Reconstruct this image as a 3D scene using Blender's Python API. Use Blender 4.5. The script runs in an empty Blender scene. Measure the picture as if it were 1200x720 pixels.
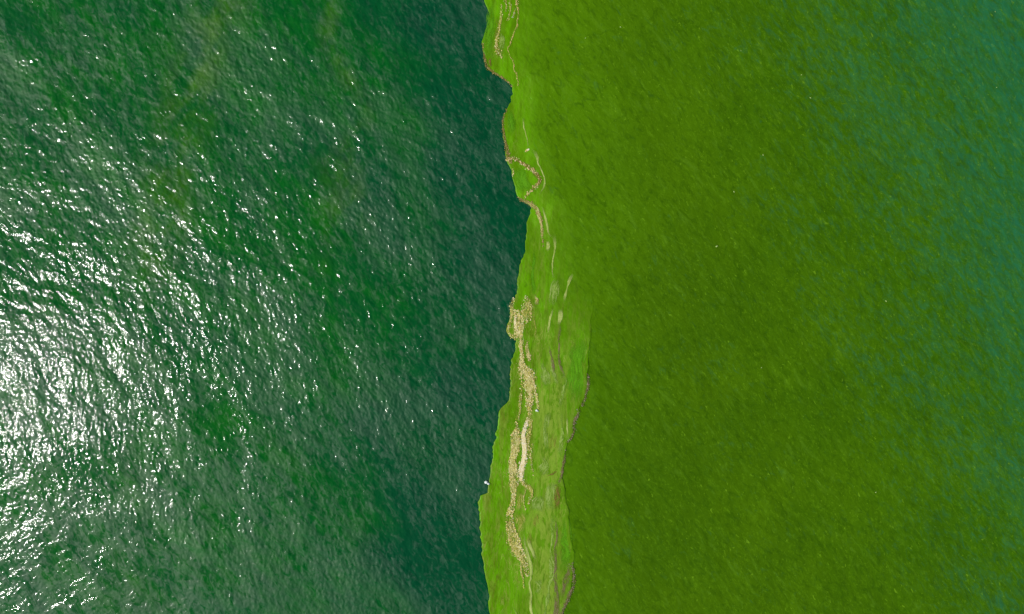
import bpy, math, random
import numpy as np
from mathutils import Vector

SC = bpy.context.scene
COL = SC.collection
rng = np.random.RandomState(7)
random.seed(7)

# ------------------------------------------------------------------ camera, sky, sun, exposure
PX = 0.075                      # metres per photograph pixel on the water
CAM_H = 60.0
cam_d = bpy.data.cameras.new('camera')
cam = bpy.data.objects.new('camera', cam_d)
COL.objects.link(cam)
cam.location = (0, 0, CAM_H)
cam.rotation_euler = (0, 0, 0)  # straight down, as from a drone
cam_d.sensor_width = 36
cam_d.lens = 24.0
cam_d.clip_start = 0.5
cam_d.clip_end = 9000
SC.camera = cam

SUN = Vector((-56.5, -12.0, 60.0)).normalized()
elev = math.asin(SUN.z)
azim = math.atan2(SUN.x, SUN.y)
world = bpy.data.worlds.new('World')
SC.world = world
world.use_nodes = True
wn = world.node_tree
wn.nodes.clear()
wo = wn.nodes.new('ShaderNodeOutputWorld')
wb = wn.nodes.new('ShaderNodeBackground')
ws = wn.nodes.new('ShaderNodeTexSky')
ws.sky_type = 'NISHITA'
ws.sun_disc = False
ws.sun_elevation = elev
ws.sun_rotation = azim
ws.air_density = 1.0
ws.dust_density = 1.5
wb.inputs['Strength'].default_value = 0.08
wn.links.new(ws.outputs[0], wb.inputs[0])
wn.links.new(wb.outputs[0], wo.inputs[0])

sl = bpy.data.lights.new('sun', 'SUN')
sl.energy = 3.2
sl.angle = math.radians(0.53)
sl.color = (1.0, 0.965, 0.91)
so = bpy.data.objects.new('sun', sl)
COL.objects.link(so)
so.rotation_euler = (-SUN).to_track_quat('-Z', 'Y').to_euler()
so.location = (-60, -8, 90)
SC.view_settings.view_transform = 'Standard'
SC.view_settings.look = 'None'
SC.view_settings.exposure = 0.0
SC.view_settings.gamma = 1.0
SC.view_settings.use_curve_mapping = False

# ------------------------------------------------------------------ helpers
def W(px, py):
    return ((px - 600.0) * PX, (360.0 - py) * PX)

def lin(r, g, b, f=1.0):
    o = []
    for c in (r, g, b):
        c /= 255.0
        o.append(f * (c / 12.92 if c <= 0.04045 else ((c + 0.055) / 1.055) ** 2.4))
    return tuple(o) + (1.0,)

def smooth(a, b, x):
    t = np.clip((x - a) / (b - a), 0, 1)
    return t * t * (3 - 2 * t)

def noise1(y, period, seed):
    r = np.random.RandomState(seed)
    tab = r.uniform(-1, 1, 4096)
    q = np.asarray(y, float) / period + 2048
    i = np.floor(q).astype(int)
    f = q - i
    f = f * f * (3 - 2 * f)
    return tab[i % 4096] * (1 - f) + tab[(i + 1) % 4096] * f

def sample(tile, size, x, y):
    n = tile.shape[0]
    u = (np.asarray(x) / size * n) % n
    v = (np.asarray(y) / size * n) % n
    i = np.floor(u).astype(int); j = np.floor(v).astype(int)
    fu = u - i; fv = v - j
    i %= n; j %= n
    i2 = (i + 1) % n; j2 = (j + 1) % n
    return (tile[j, i] * (1 - fu) * (1 - fv) + tile[j, i2] * fu * (1 - fv) +
            tile[j2, i] * (1 - fu) * fv + tile[j2, i2] * fu * fv)

def wave_tile(n, size, lmin, lmax, slope, ang, spread, seed, tilt=0.0):
    """height field whose crests lie across the direction `ang` (degrees), rms slope `slope`"""
    r = np.random.RandomState(seed)
    w = np.fft.fft2(r.normal(size=(n, n)))
    k = np.fft.fftfreq(n, size / n) * 2 * math.pi
    kx, ky = np.meshgrid(k, k)
    kk = np.hypot(kx, ky) + 1e-9
    lam = 2 * math.pi / kk
    th = np.arctan2(ky, kx) - math.radians(ang)
    d = np.abs(np.cos(th)) ** spread + 0.06
    band = smooth(math.log(lmin * .8), math.log(lmin * 1.25), np.log(lam)) * (1 - smooth(math.log(lmax * .7), math.log(lmax * 1.3), np.log(lam)))
    amp = band * np.sqrt(d) / kk ** (2.0 + tilt)
    amp[0, 0] = 0
    spec = w * amp
    h = np.real(np.fft.ifft2(spec))
    sx = np.real(np.fft.ifft2(spec * 1j * kx)); sy = np.real(np.fft.ifft2(spec * 1j * ky))
    s = math.sqrt((sx ** 2 + sy ** 2).mean())
    h *= slope / s
    return h

def grid_object(name, X, Y, Z, mat, attrs=None, parent=None, uv=None):
    """X, Y, Z: 2-D arrays [row, column] linked as one smooth mesh"""
    m, n = X.shape
    me = bpy.data.meshes.new(name)
    co = np.stack([X, Y, Z], -1).reshape(-1, 3).astype(np.float32)
    idx = np.arange(m * n).reshape(m, n)
    q = np.stack([idx[:-1, :-1], idx[:-1, 1:], idx[1:, 1:], idx[1:, :-1]], -1).reshape(-1)
    nf = q.size // 4
    me.vertices.add(m * n); me.vertices.foreach_set('co', co.ravel())
    me.loops.add(nf * 4); me.loops.foreach_set('vertex_index', q.astype(np.int32))
    me.polygons.add(nf)
    me.polygons.foreach_set('loop_start', np.arange(0, nf * 4, 4, dtype=np.int32))
    me.polygons.foreach_set('use_smooth', np.ones(nf, bool))
    me.update(calc_edges=True)
    for k, v in (attrs or {}).items():
        a = me.attributes.new(k, 'FLOAT', 'POINT')
        a.data.foreach_set('value', np.ascontiguousarray(v, dtype=np.float32).ravel())
    me.materials.append(mat)
    o = bpy.data.objects.new(name, me)
    COL.objects.link(o)
    o.parent = parent
    return o

def tag(o, label, cat=None, group=None, kind=None):
    o['label'] = label
    if cat: o['category'] = cat
    if group: o['group'] = group
    if kind: o['kind'] = kind
    return o

# ------------------------------------------------------------------ traced outlines (photograph pixels -> metres)
EDGE = [(566,-60),(569,-20),(568.3,0),(570,8),(575,19),(573,25),(570,36),(566,45),(565,53),(567.5,67),(568.5,75),(571.7,82),
 (580,86.7),(588,91.7),(595,96.7),(600.3,101),(601,108),(599.7,116.7),(597,120),(593.3,128),(589.7,138),(589,148),(590.8,163),
 (593.3,173),(592.5,187),(595,193),(600,200),(600.8,210),(604,220),(608,232),(616,237.5),(622,242.5),(621.5,250),(617.5,257),
 (616.7,270),(615.3,287),(612.5,302),(608.3,312),(605.8,325),(604.7,338),(601.7,352),(598.7,360),(596.7,373),(593,385),
 (596.7,394),(604,399),(603.3,413),(598.3,422),(597.5,432),(598,443),(596,463),(593,473),(587,479),(585,482),(583,495),
 (580,512),(577.5,525),(574,550),(572,567),(571.5,578),(562.5,581),(559.7,592),(560,603),(561.7,618),(563,637),(564,657),
 (568,673),(571,690),(572.5,719),(575,760),(570,800)]
RIGHT = [(640,-60),(645,0),(652,100),(665,190),(690,270),(703,317),(697,345),(694,375),(693,393),(691.7,410),(690,427),(688,440),
 (689,450),(686.7,463),(680,477),(679,482.5),(672.5,495),(673,507),(666.7,517),(664,530),(661.7,545),(659,557),(661.7,573),
 (664,588),(668,600),(669,617),(670,638),(674,648),(673,662),(671.7,672),(671,688),(665,703),(659,715),(655,760),(650,800)]
ey = np.array([W(*p)[1] for p in EDGE])[::-1]; ex = np.array([W(*p)[0] for p in EDGE])[::-1]
ry = np.array([W(*p)[1] for p in RIGHT])[::-1]; rx = np.array([W(*p)[0] for p in RIGHT])[::-1]

def edge(y):
    far = smooth(34, 60, np.abs(y)) * (noise1(y, 14, 11) * 3 + noise1(y, 60, 12) * 14)
    return (np.interp(y, ey, ex) + noise1(y, .9, 1) * .055 + noise1(y, .41, 2) * .06 + noise1(y, .17, 3) * .06 * (1 + noise1(y, 2.3, 8)) + far)

def right(y):
    far = smooth(34, 60, np.abs(y)) * (noise1(y, 14, 11) * 3 + noise1(y, 60, 12) * 14)
    return (np.interp(y, ry, rx) + noise1(y, 1.1, 4) * .08 + noise1(y, .4, 5) * .05 + noise1(y, .18, 6) * .03 + far)

# ------------------------------------------------------------------ the waves
TS = 64.0
H_LONG = wave_tile(1024, TS, 2.6, 11, 0.034, 50, 1.5, 21, -.1)
H_MID = wave_tile(1024, TS, .75, 2.8, 0.074, 44, 2.4, 22, -.5)
H_SHORT = wave_tile(1024, TS, .19, .80, 0.160, 35, 2.0, 23, -.4)
H_MID2 = wave_tile(1024, TS, .75, 2.8, 0.064, 100, 2.0, 24, -.5)
H_SHORT2 = wave_tile(1024, TS, .19, .80, 0.160, 100, 1.5, 25, -.4)
GUST = wave_tile(512, TS, 3.5, 22, 1, 50, 1.5, 26, 0.0); GUST /= GUST.std()

def turn(x, y):                 # how far the second wave train has taken over (lower left of the view)
    c = sample(GUST, TS, x + 20, y) * 4
    return .8 * smooth(-4, 34, (-12 - y) + (-26 - x) * .8 + c)

def gust(x, y):
    return sample(GUST, TS, x, y)

def waves(x, y, damp):
    t = turn(x, y)
    g = np.clip(1.0 + .13 * gust(x, y), .6, 1.4)
    f = 1 - smooth(60, 120, np.abs(x)) * 1.0
    f = f * (1 - smooth(36, 80, np.abs(y)))
    mid = sample(H_MID, TS, x, y) * (1 - t) + sample(H_MID2, TS, x, y) * t
    sh = sample(H_SHORT, TS, x, y) * (1 - t) + sample(H_SHORT2, TS, x, y) * t
    lo = sample(H_LONG, TS, x, y)
    return f * (lo + mid * (.35 + .65 * damp) + sh * damp * g)

def water_damp(x, y):
    d = edge(y) - x             # distance into the clear water
    return .8 + .2 * smooth(.2, 3.5, d)

def bloom_damp(x, y):
    return .45 + .25 * smooth(8, 34, x)

def z_bloom(x, y):
    return waves(x, y, bloom_damp(x, y)) + .02

def z_mat(x, y):
    return z_bloom(x, y) + .025

def grow(a, start, ratio, end):
    out = [a]; s = start
    while abs(out[-1]) < end:
        s *= ratio
        out.append(out[-1] + (s if a > 0 else -s))
    return out[1:]

# ------------------------------------------------------------------ node helpers
class N:
    def __init__(self, name):
        self.m = bpy.data.materials.new(name); self.m.use_nodes = True
        self.t = self.m.node_tree; self.t.nodes.clear()
        self.out = self.t.nodes.new('ShaderNodeOutputMaterial')
        self.geo = self.t.nodes.new('ShaderNodeNewGeometry')
    def link(self, a, b): self.t.links.new(a, b)
    def put(self, sock, v):
        if hasattr(v, 'links'): self.link(v, sock)
        else: sock.default_value = v
    def math(self, op, a, b=0.0, c=0.0, clamp=False):
        n = self.t.nodes.new('ShaderNodeMath'); n.operation = op; n.use_clamp = clamp
        for i, v in enumerate((a, b, c)): self.put(n.inputs[i], v)
        return n.outputs[0]
    def mix(self, f, a, b):
        n = self.t.nodes.new('ShaderNodeMix'); n.data_type = 'RGBA'
        self.put(n.inputs['Factor'], f); self.put(n.inputs[6], a); self.put(n.inputs[7], b)
        return n.outputs[2]
    def ramp(self, v, a, b, lo=0.0, hi=1.0):
        n = self.t.nodes.new('ShaderNodeMapRange'); n.interpolation_type = 'SMOOTHSTEP'
        self.put(n.inputs[0], v); self.put(n.inputs[1], a); self.put(n.inputs[2], b); self.put(n.inputs[3], lo); self.put(n.inputs[4], hi)
        return n.outputs[0]
    def attr(self, name):
        n = self.t.nodes.new('ShaderNodeAttribute'); n.attribute_name = name
        return n.outputs['Fac']
    def noise(self, scale, detail=4.0, rot=0.0, stretch=(1, 1), rough=.55, dist=0.0, off=0.0):
        """noise in metres; stretch shrinks the frequency along the rotated axes"""
        mp = self.t.nodes.new('ShaderNodeMapping'); mp.vector_type = 'TEXTURE'
        mp.inputs['Rotation'].default_value = (0, 0, math.radians(rot))
        mp.inputs['Scale'].default_value = (stretch[0], stretch[1], 1)
        mp.inputs['Location'].default_value = (off, off * .7, 0)
        self.link(self.geo.outputs['Position'], mp.inputs['Vector'])
        n = self.t.nodes.new('ShaderNodeTexNoise')
        n.inputs['Scale'].default_value = scale; n.inputs['Detail'].default_value = detail
        n.inputs['Roughness'].default_value = rough; n.inputs['Distortion'].default_value = dist
        self.link(mp.outputs[0], n.inputs['Vector'])
        return n.outputs['Fac']
    def bump(self, h, strength, dist, normal=None):
        n = self.t.nodes.new('ShaderNodeBump')
        self.put(n.inputs['Strength'], strength); n.inputs['Distance'].default_value = dist
        self.put(n.inputs['Height'], h)
        if normal is not None: self.link(normal, n.inputs['Normal'])
        return n.outputs[0]
    def bsdf(self, **kw):
        n = self.t.nodes.new('ShaderNodeBsdfPrincipled')
        for k, v in kw.items(): self.put(n.inputs[k.replace('_', ' ')], v)
        return n.outputs[0]
    def finish(self, s): self.link(s, self.out.inputs['Surface']); return self.m

K = 1.0   # albedo from the colours read off the photograph

# clear water
n = N('clear_water')
teal = n.attr('teal'); yel = n.attr('yellow'); gst = n.attr('gust')
big = n.noise(.3, 5, -48, (2.2, 1), off=3)
fine = n.noise(1.1, 4, -50, (3, 1), off=9)
c = n.mix(n.ramp(big, .36, .70), lin(0, 86, 28), lin(3, 98, 10))
c = n.mix(teal, c, lin(0, 74, 40))
c = n.mix(n.math('MULTIPLY', yel, n.ramp(n.noise(.35, 4, 60, (1.6, 1)), .35, .62)), c, lin(66, 116, 0))
c = n.mix(n.ramp(fine, .35, .7, 0, .4), c, lin(0, 62, 34))
pat = n.noise(2.3, 5, -58, (2.0, 1), rough=.68, dist=.9, off=70)
pat2 = n.noise(.28, 4, -50, (1.8, 1), off=90)
cw = n.ramp(n.math('ADD', n.math('MULTIPLY', pat, 1.7), n.math('ADD', n.math('MULTIPLY', pat2, .7), n.math('MULTIPLY', gst, .35))), 1.20, 1.52, .0, .95)
r1 = n.noise(5.5, 4, -56, (2.0, 1), dist=.4)
r2 = n.noise(11.0, 2, -40, (1.8, 1), dist=.3, off=5)
b = n.bump(r1, .65, .030)
b = n.bump(r2, .55, .014, b)
s = n.bsdf(Base_Color=c, Roughness=.075, IOR=1.33, Specular_IOR_Level=.42, Normal=b, Coat_Weight=cw, Coat_Roughness=.58, Coat_IOR=1.40, Coat_Normal=b)
M_WATER = n.finish(s)

def bloom_colour(n):
    tl = n.attr('teal'); br = n.attr('bright')
    base = n.mix(n.ramp(n.noise(.12, 4, 50, (1.5, 1), off=2), .35, .68), lin(62, 100, 0), lin(70, 108, 0))
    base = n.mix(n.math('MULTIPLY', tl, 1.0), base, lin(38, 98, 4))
    base = n.mix(br, base, lin(84, 132, 0))
    # filaments of denser algae, and pale ripple crests painted into the colour
    f1 = n.noise(4.0, 5, -58, (2.0, 1), rough=.7, dist=1.3)
    base = n.mix(n.ramp(f1, .48, .76, 0, .55), base, lin(100, 146, 14))
    f2 = n.noise(1.6, 5, -50, (2.0, 1), rough=.68, dist=1.2, off=11)
    base = n.mix(n.ramp(f2, .46, .70, 0, .5), base, lin(40, 78, 0))
    f3 = n.noise(1.6, 5, -55, (3.8, 1), rough=.64, dist=.9, off=77)  # light along the longer ripple crests, painted as paler streaks
    base = n.mix(n.ramp(f3, .55, .68, 0, .22), base, lin(96, 140, 30))
    f4 = n.noise(4.6, 3, -60, (2.2, 1), rough=.6, dist=.6, off=120)
    base = n.mix(n.ramp(f4, .63, .74, 0, .7), base, lin(112, 156, 24))
    # blue-green sky reflection on the ripples, painted into the base colour
    t1 = n.noise(1.9, 5, -55, (2.2, 1), rough=.6, dist=1.0, off=21)
    t2 = n.noise(.13, 3, -40, (2, 1), off=31)
    tt = n.math('ADD', n.math('MULTIPLY', tl, .95), n.math('ADD', n.math('MULTIPLY', t1, 1.9), n.math('MULTIPLY', t2, .9)))
    return n.mix(n.ramp(tt, 1.55, 2.75, 0, .68), base, lin(24, 112, 84))

def bloom_bump(n):
    b = n.bump(n.noise(2.0, 5, -55, (2.4, 1), rough=.62, dist=.6), .6, .06)
    return n.bump(n.noise(7, 3, -60, (1.8, 1), off=4), .5, .016, b)

n = N('algae_green_water')
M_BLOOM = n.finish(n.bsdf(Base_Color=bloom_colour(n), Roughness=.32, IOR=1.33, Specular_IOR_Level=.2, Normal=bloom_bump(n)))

n = N('thick_algae')
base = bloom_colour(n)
m1 = n.noise(.9, 6, 86, (5, 1), rough=.62, dist=.9)
mc = n.mix(n.ramp(m1, .40, .64), lin(88, 136, 0), lin(100, 164, 0))
m3 = n.noise(2.2, 5, 88, (6, 1), rough=.62, dist=1.4, off=40)
mc = n.mix(n.math('MULTIPLY', n.attr('low'), n.ramp(m3, .48, .60, 0, .8)), mc, lin(114, 142, 36))
m4 = n.noise(1.7, 5, 84, (6, 1), rough=.62, dist=1.2, off=60)
mc = n.mix(n.math('MULTIPLY', n.attr('low'), n.ramp(m4, .54, .66, 0, .45)), mc, lin(96, 108, 18))
def ridge(v, w):
    return n.ramp(n.math('ABSOLUTE', n.math('SUBTRACT', v, .5)), 0, w, 1, 0)
m6 = n.noise(.75, 5, 87, (4.2, 1), rough=.55, dist=3.0, off=200)
m7 = n.noise(.9, 5, 84, (4.2, 1), rough=.55, dist=2.6, off=230)
msk = n.ramp(n.noise(.5, 3, 85, (3, 1), off=260), .42, .62)
mc = n.mix(n.math('MULTIPLY', n.math('MULTIPLY', n.attr('low'), msk), n.math('MULTIPLY', ridge(m6, .022), .8)), mc, lin(150, 164, 70))
mc = n.mix(n.math('MULTIPLY', n.attr('low'), n.math('MULTIPLY', ridge(m7, .020), .55)), mc, lin(70, 96, 4))
m5 = n.noise(1.3, 6, 85, (3.6, 1), rough=.64, dist=2.2, off=80)
mc = n.mix(n.math('MULTIPLY', n.attr('milk'), n.math('MAXIMUM', n.ramp(m5, .44, .58, .1, .8), ridge(m5, .025))), mc, lin(150, 176, 62))
m2 = n.noise(3.0, 4, 75, (2.5, 1), rough=.65, dist=.6, off=8)
mc = n.mix(n.ramp(m2, .5, .75, 0, .5), mc, lin(100, 158, 10))
mc = n.mix(n.ramp(n.noise(2.4, 4, 80, (2.5, 1), off=15), .55, .78, 0, .5), mc, lin(60, 104, 0))
c = n.mix(n.attr('thick'), base, mc)
M_MAT = n.finish(n.bsdf(Base_Color=c, Roughness=.34, IOR=1.33, Specular_IOR_Level=.2,
                        Normal=n.bump(n.noise(4, 4, 80, (2, 1), rough=.65), n.math('MULTIPLY', n.attr('thick'), .6), .03, bloom_bump(n))))

def film_material(name, c1, c2, lo, hi, amax, rot=86, grain=1.4):
    n = N(name)
    u = n.attr('across')        # 1 on the streak's spine, 0 at its rim
    cb = n.t.nodes.new('ShaderNodeCombineXYZ')
    n.put(cb.inputs[0], n.math('MULTIPLY', n.attr('along'), .9)); n.put(cb.inputs[1], n.math('MULTIPLY', n.attr('side'), 6.5))
    n.put(cb.inputs[2], n.attr('seed'))
    tn = n.t.nodes.new('ShaderNodeTexNoise'); tn.inputs['Scale'].default_value = 1.0; tn.inputs['Detail'].default_value = 4
    tn.inputs['Roughness'].default_value = .6; tn.inputs['Distortion'].default_value = .9
    n.link(cb.outputs[0], tn.inputs['Vector'])
    a1 = tn.outputs['Fac']
    a2 = n.noise(9.0, 3, rot, (1.5, 1), rough=.7, off=6)
    v = n.math('ADD', n.math('MULTIPLY', u, .5), n.math('ADD', n.math('MULTIPLY_ADD', a1, 3.4, -1.5), n.math('MULTIPLY_ADD', a2, grain, -.43 * grain)))
    al = n.math('MULTIPLY', n.ramp(v, lo, hi, 0, amax), n.ramp(u, 0.0, .35))
    al = n.math('MULTIPLY', al, n.attr('ends'))
    c = n.mix(n.ramp(n.math('ADD', n.math('MULTIPLY', a2, .5), n.math('MULTIPLY', a1, .5)), .42, .6), c1, c2)
    return n.finish(n.bsdf(Base_Color=c, Roughness=.7, Specular_IOR_Level=.2, Alpha=al, Normal=n.bump(a2, .4, .03)))

M_MILK = film_material('milky_green_film', lin(118, 160, 34), lin(156, 180, 88), .0, .8, .9, grain=.5)
M_THREAD = film_material('pale_green_thread', lin(150, 174, 70), lin(184, 196, 112), -.6, .5, .95, grain=.4)
M_BRIGHT = film_material('bright_green_film', lin(86, 152, 0), lin(98, 162, 2), -.2, 1.0, .9, grain=.2)
M_YELLOW = film_material('yellow_scum_film', lin(150, 158, 40), lin(190, 186, 96), .1, 1.0, .8, grain=.8)
M_CREAM = film_material('cream_foam_film', lin(232, 218, 150), lin(246, 230, 190), .0, .6, 1.0)
M_TAN = film_material('tan_scum_film', lin(190, 184, 80), lin(232, 222, 150), -.1, 1.1, .7, grain=1.2)
M_SOFT = film_material('soft_tan_film', lin(128, 132, 30), lin(152, 148, 56), .3, 1.5, .7, grain=.6)
M_BROWN = film_material('brown_scum_film', lin(108, 100, 24), lin(140, 116, 56), .2, 1.1, .85, grain=.8)
M_MAUVE = film_material('mauve_scum_film', lin(112, 100, 50), lin(140, 122, 90), .2, 1.1, .75, grain=.8)

n = N('froth')
ca = n.t.nodes.new('ShaderNodeAttribute'); ca.attribute_name = 'tint'
M_FROTH = n.finish(n.bsdf(Base_Color=ca.outputs['Color'], Roughness=.75, Specular_IOR_Level=.2))
n = N('white_debris')
M_WHITE = n.finish(n.bsdf(Base_Color=n.mix(n.ramp(n.noise(9, 3), .4, .7), lin(238, 240, 236), lin(205, 214, 200)), Roughness=.45))
n = N('pale_fleck')
M_FLECK = n.finish(n.bsdf(Base_Color=n.mix(n.ramp(n.noise(9, 3), .4, .7), lin(190, 210, 130), lin(150, 184, 80)), Roughness=.6))

# ------------------------------------------------------------------ the clear water
fx = np.arange(-62, 4.01, .07)
X1 = np.array(list(reversed(grow(-62, .07, 1.16, 3500))) + list(fx) + grow(4.0, .07, 1.16, 3500))
fy = np.arange(-33, 33.01, .07)
Y1 = np.array(list(reversed(grow(-33, .07, 1.16, 3500))) + list(fy) + grow(33.0, .07, 1.16, 3500))
X, Y = np.meshgrid(X1, Y1)
E = edge(Y)
sink = smooth(0.02, .35, X - E) * .22
Z = waves(X, Y, water_damp(X, Y)) - sink - smooth(2, 9, X - E) * .3
dist = E - X
teal = 1 - smooth(1, 17, dist + gust(X + 9, Y + 31) * 3.5)
yc = np.interp(Y, [W(0, 720)[1], W(0, 420)[1], W(0, 280)[1], W(0, 170)[1], W(0, 60)[1], W(0, 0)[1]],
               [W(150, 0)[0], W(170, 0)[0], W(186, 0)[0], W(208, 0)[0], W(236, 0)[0], W(262, 0)[0]])
yellow = np.exp(-((X - yc) / 2.2) ** 2) * .75 * (.12 + .88 * smooth(-2, 8, Y))
yellow += .45 * np.exp(-((X - W(400, 0)[0] - gust(X, Y)) / 1.2) ** 2) * smooth(0, 10, Y)
gs = np.clip(.5 + .20 * gust(X, Y) + .16 * (1 - smooth(-22, 0, Y)), 0, 1)
water = grid_object('water', X, Y, Z, M_WATER, dict(teal=teal, yellow=np.clip(yellow, 0, 1), gust=gs))
tag(water, 'dark green open water with ripples and white sun glitter', kind='structure')

# ------------------------------------------------------------------ the bloom
S1 = np.array([.12] + list(np.arange(.25, 50, .13)) + grow(50, .13, 1.16, 3500))
fy2 = np.arange(-33, 33.01, .10)
Y2 = np.array(list(reversed(grow(-33, .10, 1.16, 3500))) + list(fy2) + grow(33.0, .10, 1.16, 3500))
S, YY = np.meshgrid(S1, Y2)
E2 = edge(YY)
XX = E2 + S
ZZ = z_bloom(XX, YY)
ZZ[:, 0] -= .15
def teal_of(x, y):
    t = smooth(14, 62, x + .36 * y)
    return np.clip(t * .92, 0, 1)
def bright_of(x, y):
    b = (1 - smooth(2, 15, x - edge(y))) * .7
    return np.clip(b + .22 * smooth(2, 24, y) * (1 - smooth(14, 30, x)), 0, 1)
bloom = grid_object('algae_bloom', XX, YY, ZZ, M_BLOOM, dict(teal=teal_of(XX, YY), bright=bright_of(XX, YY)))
tag(bloom, 'yellow-green algae bloom clouding the whole right half of the water', 'algae bloom', kind='stuff')

# ------------------------------------------------------------------ the thick mat along the bloom's edge
U1 = np.linspace(0, 1, 84)
fy3 = np.arange(-40, 40.01, .08)
U, Y3 = np.meshgrid(U1, fy3)
E3 = edge(Y3); R3 = right(Y3)
X3 = E3 + (R3 - E3) * U
lip = smooth(.90, .985, U) * (1 - smooth(W(0, 440)[1], W(0, 330)[1], Y3)) * .035
Z3 = z_mat(X3, Y3) + lip
Z3[:, 0] -= .16
hard = 1 - smooth(W(0, 430)[1], W(0, 315)[1], Y3)          # crisp right border low down, soft one higher up
Z3[:, -1] -= .12 * hard[:, -1]
Z3 -= .032 * (1 - hard) * smooth(.75, 1.0, U)
soft = 1 - smooth(.25, .85, U + gust(X3 * 2, Y3) * .07)
thick = hard * (.78 + .22 * (1 - smooth(.2, .7, U)) - .22 * smooth(.86, 1.0, U)) + (1 - hard) * soft
thick = np.clip(thick, 0, 1)
cx_ = np.interp(Y3, [W(0, 760)[1], W(0, 640)[1], W(0, 560)[1], W(0, 430)[1], W(0, 340)[1]],
                [W(650, 0)[0], W(632, 0)[0], W(643, 0)[0], W(648, 0)[0], W(648, 0)[0]])
MILK = np.exp(-((X3 - cx_) / 1.7) ** 2) * (1 - smooth(W(0, 500)[1], W(0, 330)[1], Y3) * .9)
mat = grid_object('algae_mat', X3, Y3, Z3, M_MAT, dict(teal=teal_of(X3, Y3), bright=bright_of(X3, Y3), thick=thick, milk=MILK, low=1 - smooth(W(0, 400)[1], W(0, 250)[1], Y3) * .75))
tag(mat, 'bright green mat of thick algae floating along the ragged edge of the bloom', 'algae mat', kind='stuff')

# ------------------------------------------------------------------ streaks: scum films and froth
def crop(k, pts):
    """points read off an enlarged view of the photograph (six times, origin 520, 120*k)"""
    return [(520 + p[0] / 6.0, 120 * k + p[1] / 6.0) + ((p[2] / 6.0,) if len(p) > 2 else ()) for p in pts]

def resample(pts, step):
    P = [];
    for p in pts:
        x, y = W(p[0], p[1]); P.append((x, y, (p[2] if len(p) > 2 else 2.0) * PX))
    P = np.array(P)
    d = np.r_[0, np.cumsum(np.hypot(np.diff(P[:, 0]), np.diff(P[:, 1])))]
    n = max(4, int(d[-1] / step))
    t = np.linspace(0, d[-1], n)
    # smooth the corners a little
    R = np.stack([np.interp(t, d, P[:, i]) for i in range(3)], -1)
    ker = np.array([1, 2, 3, 2, 1.]) / 9
    for i in range(3):
        if n > 8:
            q = np.convolve(np.pad(R[:, i], 2, 'edge'), ker, 'valid')
            R[:, i] = q
    return R, t

_sd = [100]
def z_top(x, y):
    return np.maximum(z_mat(x, y), waves(x, y, water_damp(x, y)) + .01)

def ribbon(name, pts, mat, lift=.012, wob=.35, parent=None):
    _sd[0] += 3
    R, t = resample(pts, .10)
    tx = np.gradient(R[:, 0]); ty = np.gradient(R[:, 1]); l = np.hypot(tx, ty) + 1e-9
    nx, ny = -ty / l, tx / l
    w = R[:, 2] * (1 + .35 * noise1(t, .7, _sd[0])) * .5
    off = wob * (noise1(t, 1.0, _sd[0] + 1) * .14 + noise1(t, .33, _sd[0] + 2) * .07)
    v = np.linspace(-1, 1, max(5, int(R[:, 2].max() / .08) | 1))
    V, Wd = np.meshgrid(v, w)
    XX = R[:, 0][:, None] + nx[:, None] * (off[:, None] + V * Wd)
    YY = R[:, 1][:, None] + ny[:, None] * (off[:, None] + V * Wd)
    _layer[0] += .0004
    ZZ = z_top(XX, YY) + lift + _layer[0] + .006 * (1 - V ** 2)
    el = min(2.2, t[-1] * .35)
    ends = np.minimum(smooth(0, el, t), smooth(0, el, t[-1] - t))[:, None] + 0 * V
    return grid_object(name, XX, YY, ZZ, mat, dict(across=1 - V ** 2, ends=ends, along=t[:, None] + 0 * V, side=V * Wd + .25 * noise1(t, .8, _sd[0] + 2)[:, None], seed=0 * V + _sd[0]), parent)
_layer = [0.0]

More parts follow.
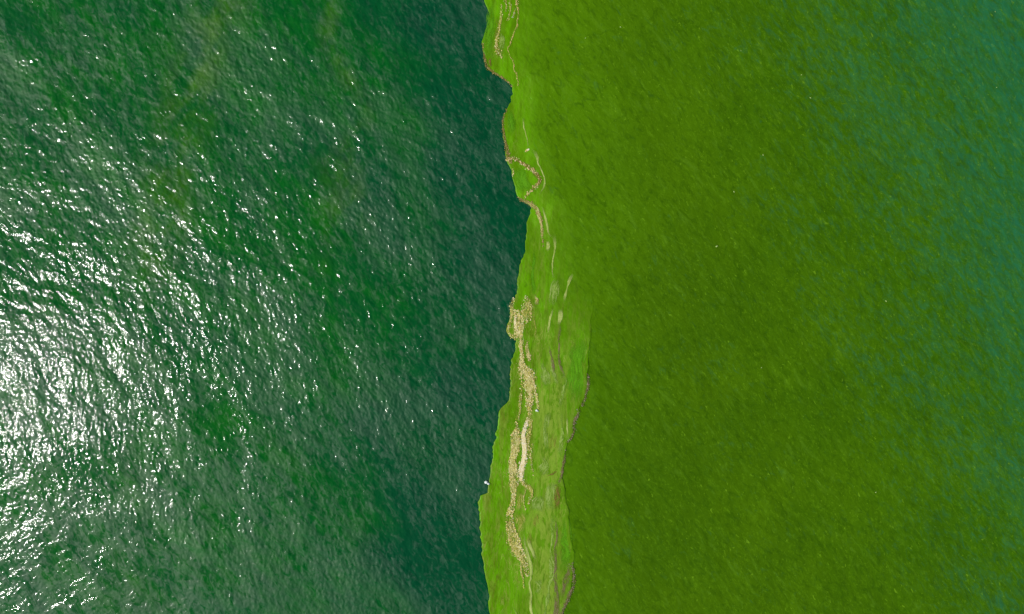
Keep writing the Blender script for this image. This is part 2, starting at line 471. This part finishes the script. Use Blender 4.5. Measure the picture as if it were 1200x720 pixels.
TINTS = dict(
 cream=[(250, 236, 196), (240, 222, 150), (226, 205, 120), (250, 246, 226)],
 straw=[(134, 116, 46), (236, 222, 150), (246, 236, 186), (214, 206, 96), (232, 224, 130), (190, 186, 70), (244, 234, 170), (206, 178, 110)],  # darkest tint paints the brown shadows between the cream specks
 tan=[(206, 190, 116), (220, 200, 134), (160, 146, 66), (230, 212, 156)],
 brown=[(150, 134, 70), (172, 148, 92), (122, 116, 36), (190, 168, 112)],
 mauve=[(140, 128, 100), (124, 116, 66), (152, 142, 116), (108, 106, 40)],
 thread=[(220, 200, 120), (236, 214, 140), (190, 176, 80), (226, 190, 130)],
 pale=[(168, 192, 96), (196, 210, 130), (146, 178, 60)],
)
def flecks(name, pts, tint, per_m2, size=(.035, .085), parent=None, fall=1.2, clump=.5, mat=None):
    """many small domes of froth on one streak, one mesh"""
    _sd[0] += 3
    r = np.random.RandomState(_sd[0])
    R, t = resample(pts, .05)
    tx = np.gradient(R[:, 0]); ty = np.gradient(R[:, 1]); l = np.hypot(tx, ty) + 1e-9
    nx, ny = -ty / l, tx / l
    area = float((R[:, 2]).sum() * (t[1] - t[0]))
    cnt = int(area * per_m2 * 2.2)
    if cnt < 4: cnt = 4
    p = R[:, 2] * np.clip(1 + clump * noise1(t, .5, _sd[0] + 1), .1, None); p /= p.sum()
    i = r.choice(len(t), cnt, p=p)
    v = np.clip(r.normal(0, .5 / fall, cnt), -1.3, 1.3)
    ns = max(1, int(R[:, 2].mean() / .22))
    if ns > 1:                  # most of the froth has drifted into parallel strands
        ct = np.linspace(-.85, .85, ns); kk = r.randint(0, ns, cnt)
        sv = ct[kk] + np.stack([noise1(t, 1.3, _sd[0] + 40 + q) for q in range(ns)])[kk, i] * .38 + r.normal(0, .14, cnt)
        v = np.where(r.uniform(size=cnt) < .42, sv, v)
    off = .35 * (noise1(t, 1.0, _sd[0] + 1) * .14 + noise1(t, .33, _sd[0] + 2) * .07)
    x = R[i, 0] + nx[i] * (v * R[i, 2] * .5 + off[i]) + r.normal(0, .02, cnt)
    y = R[i, 1] + ny[i] * (v * R[i, 2] * .5 + off[i]) + r.normal(0, .02, cnt)
    s = r.uniform(size[0], size[1], cnt) * r.choice([.45, .6, .75, 1.1], cnt)
    z = z_top(x, y) + .028 + _layer[0]
    a = np.arange(6) * math.pi / 3
    ang = a[None] + r.uniform(0, 6.28, cnt)[:, None]
    rad = s[:, None] * r.uniform(.65, 1.25, (cnt, 6))
    el = r.uniform(.6, 1, cnt)[:, None]
    vx = x[:, None] + np.cos(ang) * rad * el; vy = y[:, None] + np.sin(ang) * rad
    vz = np.repeat((z - .02)[:, None], 6, 1)
    top = np.stack([x, y, z + s * .14], -1)[:, None]
    V = np.concatenate([np.stack([vx, vy, vz], -1), top], 1).reshape(-1, 3)
    k = np.arange(cnt)[:, None] * 7
    F = []
    for j in range(6):
        F.append(np.concatenate([k + j, k + (j + 1) % 6, k + 6], 1))
    F = np.stack(F, 1).reshape(-1)
    me = bpy.data.meshes.new(name)
    me.vertices.add(len(V)); me.vertices.foreach_set('co', V.astype(np.float32).ravel())
    nf = len(F) // 3
    me.loops.add(nf * 3); me.loops.foreach_set('vertex_index', F.astype(np.int32))
    me.polygons.add(nf); me.polygons.foreach_set('loop_start', np.arange(0, nf * 3, 3, dtype=np.int32))
    me.polygons.foreach_set('use_smooth', np.ones(nf, bool))
    me.update(calc_edges=True)
    tn = np.array([lin(*c) for c in TINTS[tint]])
    cc = tn[r.randint(0, len(tn), cnt)] * r.uniform(.8, 1.0, (cnt, 1)); cc[:, 3] = 1
    ca = me.color_attributes.new('tint', 'FLOAT_COLOR', 'POINT')
    ca.data.foreach_set('color', np.repeat(cc, 7, 0).astype(np.float32).ravel())
    me.materials.append(M_FROTH)
    o = bpy.data.objects.new(name, me); COL.objects.link(o); o.parent = parent
    return o

def film(k, pts, mat, label, cat='scum streak', name='scum_streak', group=None, **kw):
    if k == 5 and pts[-1][1] >= 715: pts = list(pts) + [(pts[-1][0] * 2 - pts[-2][0], 800, pts[-1][2]), (pts[-1][0] * 2 - pts[-2][0], 1000, pts[-1][2])]
    if mat is M_MILK and max(p[2] for p in pts) <= 36: mat = M_THREAD
    o = ribbon(name, crop(k, pts), mat, **kw)
    tag(o, label, cat, group)
    return o

def froth(k, pts, fmat, tint, dens, label, cat='froth streak', name='froth_streak', size=(.035, .085), group=None, fall=.95, wid=1.0, **kw):
    P = crop(k, pts)
    o = ribbon(name, P, fmat)
    tag(o, label, cat, group)
    f = flecks('froth_fleck', P, tint, dens, size, o, fall)
    f['kind'] = 'stuff'
    return o

GP = 'pale scum streaks lying on the algae mat'
GB = 'brown and mauve scum lines on the algae mat'
GF = 'froth streaks lying on the algae mat'

# --- milky and bright films first (lowest)
film(2, [(636,290,14),(634,400,22),(626,500,26),(630,600,34),(636,660,20)], M_BRIGHT, 'bright green streak of fresh algae just inside the water edge above the cream froth', group=GP)
film(3, [(930,180,50),(960,280,120),(930,420,150),(930,520,140),(930,620,90),(900,700,60)], M_BRIGHT, 'broad bright green patch against the upper part of the mat\'s dark right border', 'algae patch', 'algae_patch', group=GP)
film(5, [(860,20,40),(865,120,60),(860,220,90),(870,300,100),(850,380,70),(830,440,50)], M_BRIGHT, 'bright green patch at the mat\'s right border near the bottom of the picture', 'algae patch', 'algae_patch', group=GP)
film(0, [(360,0,50),(320,90,50),(330,200,60),(310,280,60),(310,360,50),(340,440,40)], M_BRIGHT, 'bright green fringe along the topmost bulge of the mat', 'algae patch', 'algae_patch', group=GP)
film(1, [(455,40,30),(470,110,70),(480,180,70),(460,240,30)], M_BRIGHT, 'bright green patch inside the water edge above the brown scum fork', 'algae patch', 'algae_patch', group=GP)
film(1, [(510,450,50),(540,520,110),(560,590,110),(570,650,50)], M_BRIGHT, 'bright green pocket enclosed by the bent brown scum line', 'algae patch', 'algae_patch', group=GP)

film(0, [(412,230,22),(410,280,50),(402,330,40),(395,370,20)], M_MILK, 'pale milky green blotch beside the topmost froth threads', group=GP)
film(1, [(562,100,10),(562,170,10),(575,230,10),(590,290,12),(600,325,10)], M_MILK, 'thin pale thread running down to the small cream clump near the brown fork', group=GP)
film(1, [(610,325,16),(645,355,22),(665,400,22),(663,430,12),(690,480,12),(710,530,10),(716,580,12),(692,625,12),(668,668,10)], M_MILK, 'pale curved thread looping round the right of the bent brown scum line', group=GP)
film(2, [(690,5,8),(712,70,10),(724,130,14),(733,200,14),(760,240,12)], M_MILK, 'thin pale thread curving down beside the lower brown scum line', group=GP)
film(2, [(772,200,30),(782,260,18),(776,340,12),(767,410,10),(765,480,10),(780,530,20)], M_MILK, 'narrow yellowish thread leading down into the upper milky patch', group=GP)
film(2, [(730,250,20),(738,300,36),(728,330,20)], M_MILK, 'small pale spot left of the narrow yellowish thread', group=GP)
film(2, [(785,510,30),(780,570,60),(770,640,66),(762,719,40)], M_MILK, 'milky green patch right of the cream froth\'s upper end', group=GP)
film(2, [(912,480,12),(885,530,20),(872,590,12),(858,640,18),(845,700,14)], M_MILK, 'pale line beside the faint dark crease right of the milky patch', group=GP)
film(3, [(772,5,14),(748,70,18),(740,130,20),(735,195,12)], M_MILK, 'thin milky thread right of the green gap beside the cream froth head', group=GP)
film(3, [(820,10,26),(818,70,34),(800,130,20)], M_MILK, 'short pale smear above the greyish brown forked streak', group=GP)
film(3, [(745,300,12),(760,370,20),(765,440,34),(790,520,26),(790,570,40)], M_MILK, 'pale streak forming the left arm of the brownish fork in the mat\'s middle', group=GP)
film(3, [(690,380,26),(705,450,60),(725,520,56),(735,560,24)], M_MILK, 'faint pale smear between the cream froth and the brownish fork', group=GP)
film(3, [(845,460,20),(855,530,22),(835,600,40),(820,660,50),(812,719,40)], M_MILK, 'bright milky tongue below the brownish fork', group=GP)
film(4, [(745,0,60),(728,70,34),(718,140,30),(720,220,30),(728,300,16)], M_MILK, 'long milky streak left of the middle of the lower mat', group=GP)
film(4, [(820,0,20),(825,90,16),(832,160,30),(826,230,44),(818,300,50),(800,330,20)], M_MILK, 'broad milky streak close to the mauve right border', group=GP)
film(4, [(862,50,14),(868,120,18),(872,200,16)], M_MILK, 'short pale thread hugging the mauve right border', group=GP)
film(4, [(700,320,40),(720,380,90),(700,430,90),(670,460,40)], M_MILK, 'milky blotch in the middle of the lower mat', group=GP)
film(4, [(780,500,30),(750,560,60),(745,640,80),(745,719,60)], M_MILK, 'wide milky smear below the thin brown cross line', group=GP)
film(4, [(690,600,50),(660,660,90),(650,719,90)], M_MILK, 'soft pale smear at the foot of the curling yellow scum', group=GP)
film(4, [(530,560,40),(530,640,60),(535,719,70)], M_YELLOW, 'pale yellow-green band right of the lower speckled froth', group=GP)
film(5, [(530,0,80),(540,60,70),(535,120,50),(520,170,24)], M_YELLOW, 'pale straw patch between the lower speckled froth and the milky streaks', group=GP)
film(5, [(560,130,20),(572,220,18),(595,310,18),(613,380,20),(612,440,20),(604,510,16),(614,580,14),(605,640,18),(622,719,16)], M_MILK, 'long thin milky thread running off the bottom of the picture, left one of two', group=GP)
film(5, [(545,270,14),(580,310,20),(600,360,20)], M_MILK, 'short pale link beside the speckled froth\'s tail', group=GP)
film(5, [(585,180,30),(610,250,26),(640,310,20),(655,340,14)], M_MILK, 'faint slanting pale thread in the lower mat', group=GP)
film(5, [(766,0,24),(762,90,22),(766,180,20),(752,280,26),(764,370,34),(760,440,40),(740,500,28),(730,600,24),(705,719,18)], M_MILK, 'long milky streak beside the brown band running off the bottom of the picture', group=GP)
film(5, [(660,470,60),(670,530,50),(655,580,30)], M_MILK, 'dim milky patch between the two long threads at the bottom', group=GP)
film(5, [(478,655,10),(498,685,12),(515,719,10)], M_MILK, 'tiny hooked pale thread near the mat\'s lower left', group=GP)
film(3, [(632,10,12),(630,60,10),(640,110,14),(652,170,12),(630,225,14)], M_YELLOW, 'dotted yellow rim round the green gap beside the cream froth head', group=GP)

# --- brown and mauve
film(4, [(770,160,30),(775,210,60),(750,260,40),(738,310,20)], M_SOFT, 'soft tan patch between the two milky streaks of the lower mat', group=GB)
film(4, [(800,430,14),(760,455,20),(715,470,12)], M_BROWN, 'short thin brown line crossing the mat towards its right border', group=GB)
film(4, [(815,500,20),(800,570,40),(800,640,44),(792,719,40)], M_BROWN, 'upper part of the brown band inside the mat\'s lower right side', group=GB)
film(5, [(790,0,40),(790,100,34),(788,200,34),(780,300,24),(784,380,26),(782,470,40),(790,560,50),(800,640,60),(800,719,70)], M_MAUVE, 'long mauve brown band beside the long milky streak at the bottom', group=GB)
film(5, [(650,0,44),(645,60,50),(640,120,34)], M_SOFT, 'short tan smear right of the straw patch', group=GB)
film(5, [(600,140,26),(605,190,40),(600,230,20)], M_SOFT, 'small tan spot below the straw patch', group=GB)
film(5, [(880,350,30),(878,420,50),(850,490,50),(835,560,40),(820,620,40)], M_MAUVE, 'reddish brown smudge inside the lower right bulge of the mat', group=GB)
film(3, [(805,90,20),(815,150,30),(805,230,12),(810,310,16),(808,370,26),(830,440,30),(842,490,26),(820,530,20)], M_MAUVE, 'greyish brown right arm of the fork in the mat\'s middle', group=GB)
film(3, [(735,250,16),(750,330,16),(772,420,24),(780,490,20)], M_MAUVE, 'thin greyish brown line beside the left arm of the fork', group=GB)
film(0, [(345,110,20),(385,180,40),(375,250,40),(372,320,44),(395,380,30)], M_SOFT, 'brownish smear under the pale froth threads at the top', group=GB)
film(0, [(330,405,26),(325,445,30),(335,480,20)], M_BROWN, 'small brown blotch just inside the edge below the topmost bulge', group=GB)

# --- froth
froth(0, [(505,-40,12),(508,0,20),(514,50,14),(524,90,7),(515,140,6),(515,190,8),(496,230,6),(478,280,9),(465,320,6),(447,350,8),(462,380,7),(465,410,9),(485,430,6),(492,470,9),(490,500,9),(510,520,10),(515,560,7),(520,600,6),(527,628,4)],
      M_YELLOW, 'thread', 110, 'thin crooked cream thread of foam from the top of the picture', 'foam thread', 'foam_thread', (.03, .055), group=GF)
froth(0, [(512,60,8),(497,95,10),(488,132,12)], M_YELLOW, 'cream', 110, 'short cream spur left of the thin crooked foam thread', group=GF, size=(.025, .05))
froth(0, [(428,-20,12),(432,10,16),(442,45,10),(430,90,12)], M_YELLOW, 'straw', 80, 'short pale froth thread at the top, middle one of three', group=GF, size=(.025, .05))
froth(0, [(462,-20,10),(470,50,14),(462,110,14),(445,150,14)], M_YELLOW, 'straw', 60, 'short pale froth thread at the top, right one of three', group=GF, size=(.025, .05))
froth(0, [(402,30,12),(408,80,16),(400,150,22),(392,210,16),(378,270,20),(368,320,28),(384,375,44),(398,395,24),(410,412,10)], M_YELLOW, 'straw', 90, 'dotted froth thread ending in a cream clump near the top, left one of three', group=GF, size=(.03, .06))
froth(0, [(273,310,8),(283,380,12),(292,440,18),(312,485,22),(350,512,16),(400,542,16),(450,576,14),(480,612,12)], M_BROWN, 'brown', 130, 'pinkish brown froth fringe round the underside of the topmost bulge', 'froth fringe', 'froth_fringe', (.03, .06), group=GF)
froth(1, [(442,50,10),(418,120,14),(420,200,16),(432,270,20),(446,330,26),(452,380,40),(465,430,30)], M_BROWN, 'brown', 120, 'brown froth fringe on the water edge above the bent brown scum line', 'froth fringe', 'froth_fringe', (.03, .06), group=GF)
froth(1, [(440,402,36),(490,398,20),(530,416,24),(570,440,32),(602,462,30),(640,495,34),(668,525,26),(680,552,26),(660,580,40),(630,612,24),(600,640,20),(572,668,14)], M_BROWN, 'tan', 60, 'bent brown scum line curling back to the water edge like a hook', 'froth streak', group=GF)
froth(1, [(572,348,16),(583,338,20),(594,328,12)], M_YELLOW, 'cream', 90, 'small cream clump of froth above the bent brown scum line', 'froth clump', 'froth_clump', group=GF)
froth(1, [(520,665,16),(545,690,20),(590,706,26),(625,722,26),(650,748,30),(668,790,30),(680,830,24),(690,880,22),(692,940,18),(697,975,14),(695,1015,8)], M_TAN, 'brown', 110, 'long pinkish brown froth line leaving the water edge and running down into the mat', group=GF, size=(.03, .065))
froth(1, [(486,470,8),(492,500,12),(480,525,12)], M_YELLOW, 'cream', 60, 'small whitish speck cluster on the water edge beside the brown hook', 'froth clump', 'froth_clump', group=GF)
froth(2, [(640,640,14),(655,665,26),(650,700,26)], M_TAN, 'brown', 60, 'small pinkish clump right of the upper cream froth', 'froth clump', 'froth_clump', group=GF, size=(.03, .06))
froth(2, [(495,660,14),(478,700,30),(480,760,26),(468,830,22),(448,880,22),(460,910,24),(490,930,30),(520,930,30)], M_YELLOW, 'straw', 80, 'straw froth rim on the outer edge of the rounded cream froth head', group=GF, size=(.03, .065))
froth(2, [(590,640,16),(588,690,60),(585,730,70),(580,790,60),(590,830,30)], M_YELLOW, 'straw', 70, 'straw froth plume on the right of the rounded cream froth head', group=GF, size=(.03, .065))
froth(2, [(525,740,50),(520,800,60),(530,850,70),(520,890,60),(540,930,30),(540,1000,24),(548,1050,20),(552,1090,30),(545,1130,54),(572,1165,84),(590,1210,100),(598,1260,84),(600,1300,54),(602,1360,48),(596,1440,42)], M_TAN, 'straw', 150, 'cream froth streak from the rounded head on the water edge down the mat', group=GF, size=(.03, .07))
froth(2, [(505,770,14),(500,830,18),(512,880,22),(530,910,24)], M_CREAM, 'cream', 110, 'denser cream rib inside the rounded froth head', group=GF, size=(.03, .06))
froth(2, [(588,955,18),(582,1000,22),(590,1040,22),(604,1075,32),(598,1100,14)], M_TAN, 'tan', 120, 'separate short tan froth strip right of the cream streak\'s neck', group=GF, size=(.03, .06))
froth(3, [(615,470,26),(625,530,24),(645,600,20),(655,650,18),(665,715,16)], M_TAN, 'straw', 120, 'right branch of the cream froth where the streak divides', group=GF, size=(.03, .065))
froth(3, [(545,570,14),(540,620,20),(532,680,22),(540,725,18),(515,790,30)], M_YELLOW, 'straw', 70, 'loose straw flecks left of the divided cream froth', group=GF, size=(.03, .065))
froth(4, [(600,0,50),(606,60,36),(612,110,26),(600,160,34),(588,220,34),(604,280,24),(600,350,20)], M_YELLOW, 'straw', 90, 'yellow froth strip on the right side of the brightest foam', group=GF, size=(.03, .06))
froth(4, [(595,60,16),(574,115,26),(556,180,26),(562,240,34),(570,300,34),(566,350,40),(552,400,44),(542,450,34),(548,500,20)], M_CREAM, 'cream', 260, 'brightest strip of the froth, nearly white, in the lower half', 'foam strip', 'foam_strip', (.03, .065), group=GF)
froth(4, [(545,480,22),(560,520,30),(590,545,34),(620,565,24),(624,600,20),(606,640,22),(592,665,12)], M_YELLOW, 'straw', 110, 'yellow froth curl below the brightest foam strip', group=GF, size=(.03, .055))
froth(4, [(578,540,10),(568,590,12),(560,640,10),(572,705,10)], M_YELLOW, 'straw', 110, 'fine yellow thread dropping from the froth curl', group=GF, size=(.025, .05))
froth(4, [(620,240,12),(622,320,12),(615,390,14),(632,465,12)], M_YELLOW, 'straw', 70, 'thin broken line of yellow dots right of the brightest foam', group=GF, size=(.025, .05))
froth(4, [(512,80,16),(520,150,34),(505,200,64),(508,260,64),(488,330,44),(490,400,64),(486,470,66),(490,540,56),(494,590,26),(482,660,34),(468,719,44)], M_TAN, 'straw', 130, 'upper stretch of the speckled froth belt, left of the brightest foam', 'froth belt', 'froth_belt', (.03, .07), group=GF)
froth(5, [(466,0,46),(470,80,44),(480,150,54),(490,210,74),(502,260,70),(540,310,60),(568,350,44),(585,430,30),(590,450,20)], M_YELLOW, 'straw', 150, 'lower stretch of the speckled froth belt, thinning out to the right', 'froth belt', 'froth_belt', (.03, .07), group=GF, fall=.85)
froth(5, [(546,320,14),(540,380,14),(543,430,12),(555,475,12),(565,535,10)], M_YELLOW, 'straw', 110, 'dotted thread of froth specks hanging from the speckled belt', group=GF, size=(.03, .05))
froth(3, [(1008,470,10),(1018,530,22),(1002,600,22),(992,650,22),(970,700,24)], M_MAUVE, 'mauve', 60, 'mauve froth line on the mat\'s right border, uppermost stretch', group=GF, size=(.03, .07))
froth(4, [(957,0,26),(940,45,24),(912,90,24),(918,150,26),(892,205,26),(868,235,20)], M_MAUVE, 'mauve', 60, 'mauve froth line with white dots on the mat\'s right border, middle stretch', group=GF, size=(.03, .07))
froth(4, [(862,280,14),(848,340,16),(836,400,26),(830,470,20),(812,510,24),(790,540,16)], M_MAUVE, 'mauve', 45, 'faint mauve line along the indented part of the mat\'s right border', group=GF, size=(.03, .06))
froth(5, [(900,360,26),(912,440,20),(908,520,26),(882,585,30),(860,645,30),(835,690,22),(815,800,22),(800,980,18)], M_MAUVE, 'mauve', 90, 'pale mauve froth line on the mat\'s lowest right border', group=GF, size=(.03, .065))

# ------------------------------------------------------------------ small floating pieces
def blob(name, lobes, px, py, label, cat, group=None, lift=.03, rot=0.0, mat=None):
    """irregular floating lump: welded rounded lobes (dx, dy, r, height) in metres"""
    import bmesh
    bm = bmesh.new()
    for k, (dx, dy, r, h) in enumerate(lobes):
        g = bmesh.ops.create_icosphere(bm, subdivisions=3, radius=1)
        for v in g['verts']:
            d = 1 + .10 * math.sin(5 * v.co.x + 3 * v.co.y + k) + .06 * math.sin(9 * v.co.y + 4 * v.co.z)
            v.co = Vector((v.co.x * r * d + dx, v.co.y * r * .8 * d + dy, v.co.z * h * d))
    me = bpy.data.meshes.new(name); bm.to_mesh(me); bm.free()
    for p in me.polygons: p.use_smooth = True
    me.materials.append(mat or M_WHITE)
    o = bpy.data.objects.new(name, me); COL.objects.link(o)
    x, y = W(px, py)
    o.location = (x, y, float(z_top(np.array([x]), np.array([y]))[0]) + lift)
    o.rotation_euler = (0, 0, rot)
    return tag(o, label, cat, group)

blob('floating_debris', [(-.08, .02, .17, .13), (.12, -.06, .12, .09)], 571, 565.5, 'white floating lump on dark water at the edge of the bloom', 'debris', rot=-.2)
blob('floating_debris', [(0, 0, .12, .10), (.08, -.05, .08, .07)], 629, 481, 'small white floating lump on the green mat right of the cream froth', 'debris')
FL = [(839.5, 289, .10, 'largest white fleck on the open green water, right of centre'),
      (860, 225, .075, 'small white fleck on green water just above the largest one'),
      (949.5, 115, .07, 'tiny white fleck high on the green water, lower right one of a pair'),
      (939, 88, .06, 'tiny white fleck high on the green water, upper left one of a pair'),
      (894, 182, .06, 'tiny white fleck on green water between the largest fleck and the high pair'),
      (1038, 353, .075, 'small white fleck by itself where the green water turns bluish, mid height at right'),
      (1026, 577, .06, 'tiny white fleck alone on the green water at the lower right'),
      (868, 60, .04, 'faint pale speck near the top of the green water, centre'),
      (727, 32, .06, 'pale fleck at the top of the green water, right of the foam thread'),
      (686, 45, .05, 'pale fleck at the top, nearest to the crooked foam thread'),
      (1166, 14, .04, 'faint speck in the bluish upper right corner'),
      (1167, 103, .04, 'faint speck near the right edge of the picture on bluish green water'),
      (892, 431, .05, 'faint pale speck on green water below the middle of the right half')]
for i, (px, py, r, lb) in enumerate(FL):
    r *= .8
    blob('foam_fleck', [(0, 0, r * .9, r * .6), (r * .9, -r * .5, r * .55, r * .4), (-r * .9, r * .3, r * .4, r * .35)], px, py, lb,
         'fleck', 'white flecks scattered on the open green water', lift=.0, rot=(.9, -.9, -.3)[i % 3], mat=M_FLECK)
